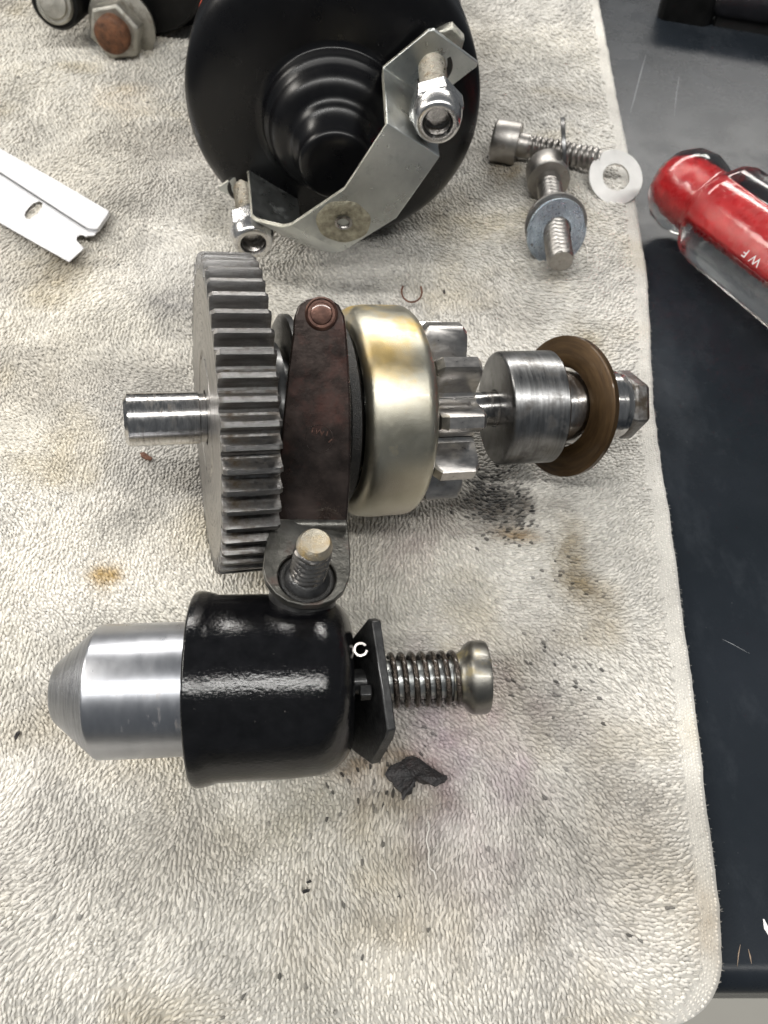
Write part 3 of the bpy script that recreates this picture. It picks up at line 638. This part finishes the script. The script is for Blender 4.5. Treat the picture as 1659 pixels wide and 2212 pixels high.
# offset chain inward for thickness
nor = []
for i in range(n):
    a = ch[max(i-1, 0)]; b = ch[min(i+1, n-1)]; nn = (b-a).cross(WV).normalized(); nor.append(nn)
for i in range(n):
    for wv in (0, .05, .95, 1):
        inset = .10 if (wv in (0, 1) and i in (0, n-1)) else 0
        d = (ch[1]-ch[0]).normalized()*inset if i == 0 else ((ch[-2]-ch[-1]).normalized()*inset if i == n-1 else Vector())
        vs.append(MI @ (ch[i]+WV*wv+d))
    for wv in (0, .05, .95, 1):
        inset = .10 if (wv in (0, 1) and i in (0, n-1)) else 0
        d = (ch[1]-ch[0]).normalized()*inset if i == 0 else ((ch[-2]-ch[-1]).normalized()*inset if i == n-1 else Vector())
        vs.append(MI @ (ch[i]+WV*wv+d+nor[i]*th))
fs = []
for i in range(n-1):
    a = i*8; b = a+8
    for k in range(3): fs += [(a+k, a+k+1, b+k+1, b+k), (a+4+k, b+4+k, b+5+k, a+5+k)]
    fs += [(a, b, b+4, a+4), (a+3, a+7, b+7, b+3)]
fs += [(0, 4, 5, 1), (1, 5, 6, 2), (2, 6, 7, 3)]; e = (n-1)*8; fs += [(e, e+1, e+5, e+4), (e+1, e+2, e+6, e+5), (e+2, e+3, e+7, e+6)]
brk = part('bracket', MB().add(vs, fs), M['zinc'], mot, 22, bevel=.02)
brk.data.materials.append(M['zinc_edge']); wl = (MI.to_3x3() @ WV).normalized()
for p_ in brk.data.polygons:
    if abs(p_.normal.dot(wl)) > .7: p_.material_index = 1
# pressed dish with a threaded hole in the bracket's lower face
c_ = (ch[4]+ch[5])/2+WV*.50; dn = (ch[5]-ch[4]).cross(WV).normalized()
if dn.dot(Vector((0, 0, H))-c_) < 0: dn = -dn
sgnn = 1 if nor[4].dot(dn) > 0 else 0
c_ = c_+dn*(th if sgnn else 0)
DMx = MI @ frame(c_, dn, (0, 0, 1))
part('threaded_boss', MB().lathe([(-.03, .74), (.03, .66), (.05, .56), (.03, .40), (-.0, .28), (.0, .22)], 40, lambda x, a: 1+.02*math.sin(7*a)), metal('crusty_zinc', (.22, .2, .15), (.5, .47, .36), (.4, .6), 6, metallic=.6, bump=.05, bscale=10), mot, 50, DMx)
part('boss_thread', MB().lathe([(.04, .23), (.06, .17), (.03, .14), (-.05, .14), (-.02, .13), (-.06, .12), (-.06, 0)], 28), M['stud2'], mot, 50, DMx)
def nyloc(parent, M_, nm='lock_nut'):
    nut = part(nm, MB().prism(regular(6, .66, .26), 0, .58, .05), M['nut'], parent, 25, M_, bevel=.03)
    part('nut_crown', MB().lathe([(.56, .60), (.62, .60), (.70, .585), (.86, .55), (.95, .50), (.98, .44), (.97, .36), (.90, .33), (.60, .31), (.45, .31)], 40), M['nut'], nut, 45)
    part('nut_bore', MB().lathe([(.88, .315), (.84, .29), (.80, .315), (.76, .29), (.72, .315), (.68, .29), (.64, .315), (.60, .29), (.56, .31), (.52, .29), (.50, 0)], 28), M['stud2'], nut, 60)
    return nut
for (hp, ep, Yt, Yn) in (((934, 142), (946, 268), 20.15, 17.5), ((530, 405), (548, 528), 20.4, 18.0)):
    a = PY(*hp, Yt); b = PY(*ep, Yn); d = (b-a).normalized(); L = (b-a).length
    SMt = MI @ frame(a-d*.8, d, (0, 0, 1)); part('through_bolt', MB().thread(0, L-.5, .36, .14, .085, 28), M['stud'], mot, 60, SMt)
    part('bolt_hole', MB().lathe([(-.02, .36), (.012, .40), (.012, .5), (-.02, .53)], 30), M['dark'], mot, 40, MI @ frame(a+WV*0+d*.0, d))
    NM = MI @ frame(b-d*.98, d, (0, 0, 1)); nyloc(mot, NM)
# hex bolt head behind the right tab
hb = PY(966, 84, 20.75); part('bolt_head', MB().prism(regular(6, .44, .3), 0, .35, .04), M['zinc_edge'], mot, 25, MI @ frame(hb, (0, -1, 0)), bevel=.02)
# red decal sliver on the body's left side
vs = []
for i in range(7):
    a = math.radians(138+i*9)
    for x in (-1.15, -2.2, -4.5):
        aa = a+math.radians(9)*(1 if x < -3 else 0); vs.append((x, 3.945*math.cos(aa), 3.945*math.sin(aa)))
fs = [(i*3+k, i*3+k+1, i*3+4+k, i*3+3+k) for i in range(6) for k in range(2)]
part('decal', MB().add(vs, fs), M['decal'], mot)

# ------------------------------------------------------------------ solenoid housing at top left
sc_ = P(240, 75, 1.7)
sol = thing('solenoid_housing', 'black painted casting with a rusty stud and hex nut, cut off at the top left', 'motor part', frame((-9.9, 34.8, 3.4), (-.12, -1, 0)))
SI = sol.matrix_basis.inverted()
def casting(x, a): return 1+.05*math.sin(3*a+.6)+.03*math.sin(5*a)
part('housing_body', MB().lathe([(-6, 0), (-6, 3.5), (.2, 3.6), (.5, 3.45), (.6, 3.1), (.6, 0)], 72, casting), M['cast'], sol, 40)
part('housing_flange', MB().lathe([(-1.5, 3.4), (-1.5, 3.9), (-.8, 3.9), (-.8, 3.4)], 64, lambda x, a: 1+.07*math.cos(2*a+.9)), M['cast'], sol, 40)
nc = PY(242, 76, 32.3); nb = PY(262, 50, 28.6); d = (nc-nb).normalized()
d = (Vector((-.14, -1, .12))).normalized()
NMx = SI @ frame(nc-d*.85, d) @ Matrix.Scale(1.17, 4)
part('washer', MB().lathe([(-.42, .3), (-.42, 1.1), (-.22, 1.15), (-.18, 1.05), (-.1, .3)], 48), M['oldzinc'], sol, 35, NMx)
part('hex_nut', MB().prism(regular(6, .92, .2), -.1, .55, .08), M['oldzinc'], sol, 25, NMx, bevel=.05)
part('terminal_stud', MB().lathe([(-3, .6), (.5, .6), (.78, .58), (.85, .5), (.87, 0)], 36, lambda x, a: 1+.01*math.sin(5*a)), M['rust'], sol, 45, NMx)
p2 = PY(118, 8, 33.2)
part('cap_plug', MB().lathe([(-.6, .6), (0, .62), (.08, .56), (.08, .47), (.16, .42), (.2, 0)], 40), M['oldzinc'], sol, 40, SI @ frame(p2, (.0, -1, .35)) @ Matrix.Scale(1.15, 4))
part('lug', MB().lathe([(-2.2, .95), (-.2, .95), (-.05, .85), (-.05, 0)], 36), M['cast'], sol, 40, SI @ frame(p2, (.0, -1, .2)))
part('housing_bolt', MB().lathe([(-2.2, .9), (-.3, 1.2), (-.05, 1.1), (-.05, 0)], 36), M['cast'], sol, 40, SI @ frame(nc-d*1.1, d))

# ------------------------------------------------------------------ razor blade
bz = .02
bp = lambda x, y: P(x, y, bz)
bo = bp(120, 470); ax = (bp(233, 468)-bp(5, 336)); ax.z = 0; BMx = frame((bo.x, bo.y, bz), ax)
BI = BMx.inverted()
rz = thing('razor_blade', 'silver single-edge razor blade lying flat at the left edge of the towel', 'razor blade', BMx)
def inb(l, z=0): return [(BI @ bp(x, y)) for x, y in l]
cut = [(-70, 440), (5, 485), (75, 525), (150, 567), (182, 538), (172, 527), (166, 521), (167, 513), (173, 509), (180, 509), (186, 513), (190, 511), (204, 510), (212, 500), (222, 484), (233, 470), (120, 400), (5, 335), (-60, 296)]
hl = [(54, 466), (58, 474), (66, 475), (80, 465), (93, 449), (93, 440), (86, 436), (74, 440), (63, 450), (56, 459)]
o1 = inb(cut); h1 = inb(hl)[::-1]
def fixz(l, z): return [Vector((p.x, p.y, z)) for p in l]
part('blade', plate_with_hole(fixz(o1, .03), fixz(h1, .03), Vector((0, 0, .035))), M['blade'], rz, 30)
sp = inb([(-70, 333), (-2, 374), (100, 440), (176, 489), (192, 499), (204, 501), (214, 500), (236, 469), (238, 462), (120, 393), (5, 328), (-60, 290)])
sp = fixz(sp, .12); n = len(sp)
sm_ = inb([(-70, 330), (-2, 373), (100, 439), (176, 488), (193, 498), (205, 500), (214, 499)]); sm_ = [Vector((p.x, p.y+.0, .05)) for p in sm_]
part('seam_shade', MB().tube(sm_, .028, 6), M['dark'], rz)  # dark tube drawn as the shade and dirt in the spine's fold
part('spine', MB().add(sp+[v-Vector((0, 0, .14)) for v in sp], [tuple(range(n)), tuple(range(n, 2*n))[::-1]]+[(i, (i+1) % n, (i+1) % n+n, i+n) for i in range(n)]), M['blade'], rz, 30, bevel=.015)

# ------------------------------------------------------------------ cap screws and washers
def cap_screw(label, a, b, roll=0):
    d = b-a; L = d.length; o = thing('cap_screw', label, 'screw', frame(a, d), group='socket head cap screws at the towel edge')
    n = 60; hd = MB()
    kn = lambda x, t: 1+(.022*math.sin(26*t) if .18 < x < .8 else 0)
    hd.lathe([(.15, 0), (.15, .30), (.03, .42), (0, .46), (0, .60), (.04, .66), (.10, .685), (.82, .685), (.88, .66), (.88, .3)], 180, kn)
    part('head', hd, M['screw'], o, 40)
    part('socket', MB().lathe([(.02, .43), (.02, .4), (.3, .38), (.35, 0)], 6), M['dark'], o, 30)
    part('shank', MB().lathe([(.86, .39), (1.25, .38)], 32), M['screw'], o)
    part('thread', MB().thread(1.2, L, .40, .19, .085, 30), M['screw'], o, 60)
    return o
cap_screw('weathered cap screw with its head by the motor and a thin washer round its thread', P(1066, 302, .68), P(1296, 345, .62))
s2a, s2b = P(1181, 362, .72), P(1212, 566, 1.0)
cap_screw('knurled cap screw pointing to the front, carrying a blue-grey washer', s2a, s2b)
ring = lambda ri, ro, t: [(-t/2, ri), (-t/2, ro-.02), (-t/2+.02, ro), (t/2-.02, ro), (t/2, ro-.02), (t/2, ri), (-t/2, ri)]
def washer(label, M_, ri, ro, t, mat, ang=35):
    o = part('washer', MB().lathe(ring(ri, ro, t), 72), mat, None, ang, M_); tag(o, label, 'washer', 'washers by the cap screws'); return o
wc = P(1220, 331, .98)
washer('thin washer standing edge-on round the sideways cap screw', frame(wc, (1, -.1, .25)), .44, 1.08, .14, M['collar'])
d2 = (s2b-s2a).normalized(); wq = s2a+d2*((s2b-s2a).length*.68)
washer('blue-grey flat washer on the screw that points to the front', frame(wq+d2*.10+Vector((.02, 0, -.03)), (.22, -.90, .42)), .44, .95, .10, M['washer_blue'])
washer('plain steel washer tight behind the blue-grey one', frame(wq-d2*.12+Vector((0, .02, .05)), (.02, -.93, .36)), .44, .93, .13, M['screw'])
washer('bright flat washer leaning over the towel edge beside a screw tip', frame(P(1330, 384, .38), (.10, -.50, .80)), .46, .93, .10, M['washer'])

# ------------------------------------------------------------------ screwdriver
za = TZ+1.58
pa, pb = P(1494, 418, za), P(1660, 545, za)
scd = thing('screwdriver', 'screwdriver with a red and clear plastic handle lying on the bench', 'screwdriver', frame(pa, pb-pa) @ RX(.25))
def flute(x, a):
    k = min(1, max(0, (x-.95)/.6)); return 1-.13*k*(1-abs(math.cos(3*a)))**1.3
part('handle', MB().lathe([(-1.22, 0), (-1.20, .3), (-1.08, .65), (-.85, .95), (-.5, 1.17), (-.05, 1.24), (.35, 1.16), (.62, 1.06), (.80, 1.06), (.95, 1.22), (1.15, 1.46), (1.4, 1.56), (9.0, 1.56), (9.6, 1.3), (9.9, .9), (9.9, 0)], 144, flute), M['clear'], scd, 50)
part('handle_core', MB().lathe([(-.85, 0), (-.8, .3), (-.6, .5), (-.3, .62), (.0, .66), (.8, .6), (1.1, .62), (1.3, .64), (9.2, .64), (9.3, 0)], 48), M['red'], scd, 20)
part('blade_shank', MB().lathe([(9.8, 0), (9.8, .4), (22, .4), (23, .2), (23, 0)], 32), M['chrome'], scd)
def text_mesh(s, size):
    cu = bpy.data.curves.new('lettering', 'FONT'); cu.body = s; cu.size = size; cu.extrude = .004; cu.space_character = 1.7
    to = bpy.data.objects.new('lettering', cu); C.objects.link(to)
    dg = bpy.context.evaluated_depsgraph_get(); me = bpy.data.meshes.new_from_object(to.evaluated_get(dg)); bpy.data.objects.remove(to); return me
tme = text_mesh('WF', .33); tme.materials.append(M['letter'])
SCI = scd.matrix_basis.inverted()
tp = P(1619, 549, za+1.0)
# letters lie along the handle, seen upside down from here
axd = (pb-pa).normalized(); vdir = (Vector((0, 0, H))-tp).normalized()
axis_pt = pa+axd*((tp-pa).dot(axd)); vperp = (vdir-axd*vdir.dot(axd)).normalized()
rad = (tp-axis_pt); rad = (rad-axd*rad.dot(axd)).normalized()
bestp = axis_pt+rad*1.60
tz = rad; tx = -axd; tyv = tz.cross(tx)
TM = Matrix((tx, tyv, tz)).transposed().to_4x4(); TM.translation = bestp-tx*.2
part('lettering', tme, None, scd, 35, SCI @ TM)

# ------------------------------------------------------------------ black tool at top right
tb = P(1575, -22, TZ+1.2)
tool = thing('clamp_tool', 'black tool with a glossy round bar, cut off at the top right corner', 'tool', frame(tb, (.93, -.36, 0)))
part('tool_body', MB().prism([(-.8, -1.4), (.9, -1.6), (1.5, -.9), (1.5, .6), (.6, 1.1), (-.4, .8), (-.9, .1)], -2.6, -.25, .3), M['cast'], tool, 30, bevel=.18)
part('tool_bar', MB().lathe([(-.5, 0), (-.5, .75), (-.3, .92), (.1, .95), (2.0, .95), (2.1, .88), (2.3, .88), (2.4, .95), (5.0, .95), (5.0, 0)], 64), M['gunmetal'], tool, 40, Matrix.Translation((0, .1, -.1)))
part('tool_base', MB().prism([(-.7, -1.6), (1.6, -1.6), (1.4, -.7), (-.4, -.7)], -.2, 5, .1), M['cast'], tool, 30, bevel=.06)

# ------------------------------------------------------------------ small litter
def flake(name, label, cat, pts, z0, mat, th=.05, dome=0.0, group=None):
    ps = [P(x, y, z0) for x, y in pts]; c = sum(ps, Vector())/len(ps); n = len(ps)
    o = thing(name, label, cat, loc=c, group=group) if False else None
    rel = [p-c for p in ps]; vs = []; fs = []
    K = 6
    for s_ in (0, 1):
        base_i = len(vs)
        for j in range(K):
            f = 1-j/K
            for i, r in enumerate(rel):
                zz = dome*(1-f*f)+(.012*math.sin(i*2.3+j)+.025*math.sin(i*.55))*(dome > 0)
                vs.append((r.x*f, r.y*f, zz-(th if s_ else 0)))
        vs.append((0, 0, dome-(th if s_ else 0))); ci = len(vs)-1
        for j in range(K-1):
            for i in range(n):
                q = (base_i+j*n+i, base_i+j*n+(i+1) % n, base_i+(j+1)*n+(i+1) % n, base_i+(j+1)*n+i); fs.append(q if not s_ else q[::-1])
        for i in range(n): q = (base_i+(K-1)*n+i, base_i+(K-1)*n+(i+1) % n, ci); fs.append(q if not s_ else q[::-1])
    off = K*n+1
    for i in range(n): fs.append((i, off+i, off+(i+1) % n, (i+1) % n))
    o = part(name, MB().add(vs, fs), mat, None, 40); o.location = c; return tag(o, label, cat, group)
k = 1/1.1573
sc = lambda l: [((900+x/5.53)*k, (1850+y/5.53)*k) for x, y in l]
flake('rubber_scrap', 'torn scrap of black rubber on the towel right of the boot', 'rubber scrap', sc([(345, 470), (400, 375), (500, 320), (570, 300), (640, 240), (720, 222), (800, 240), (850, 268), (930, 330), (1010, 390), (1100, 440), (1150, 480), (1200, 490), (1215, 530), (1180, 580), (1110, 610), (1045, 640), (960, 600), (890, 605), (830, 575), (790, 550), (768, 570), (772, 640), (710, 665), (722, 730), (640, 775), (610, 828), (580, 820), (575, 740), (540, 690), (480, 640), (455, 580), (400, 540), (370, 510)]), .12, M['scrap'], .06, .10)
flake('rust_chip', 'small red-brown chip on the towel below the smooth shaft end', 'chip', [(303, 978), (312, 977), (322, 984), (330, 990), (326, 994), (314, 991), (305, 986)], .09, M['rustchip'], .05, .03)
G_ = 'tiny dark crumbs on the towel'
for (lab, pts) in (('dark sliver of grit at the left edge of the towel', [(30, 1592), (36, 1583), (42, 1578), (44, 1583), (38, 1592), (33, 1598)]),
    ('lower of two black crumbs on the front half of the towel', [(652, 1925), (660, 1921), (670, 1921), (669, 1926), (660, 1929), (655, 1930)]),
    ('upper of two black crumbs on the front half of the towel', [(661, 1905), (672, 1901), (674, 1905), (664, 1909)]),
    ('black crumb on the towel right of the curled fibre', [(957, 628), (961, 626), (963, 632), (959, 635)])):
    flake('grit_crumb', lab, 'crumb', pts, .07, M['scrap'], .05, .02, G_)
pts = []
for i in range(15):
    a = math.radians(150+i*17); pts.append(P(890+22*math.cos(a), 630-24*math.sin(a)*.95, .06+.02*math.sin(i)))
c = pts[7].copy(); o = part('curled_fibre', MB().tube([p-c for p in pts], .028, 6), M['rustchip']); o.location = c
tag(o, 'thin dark open ring of curled fibre on the towel below the motor', 'fibre')
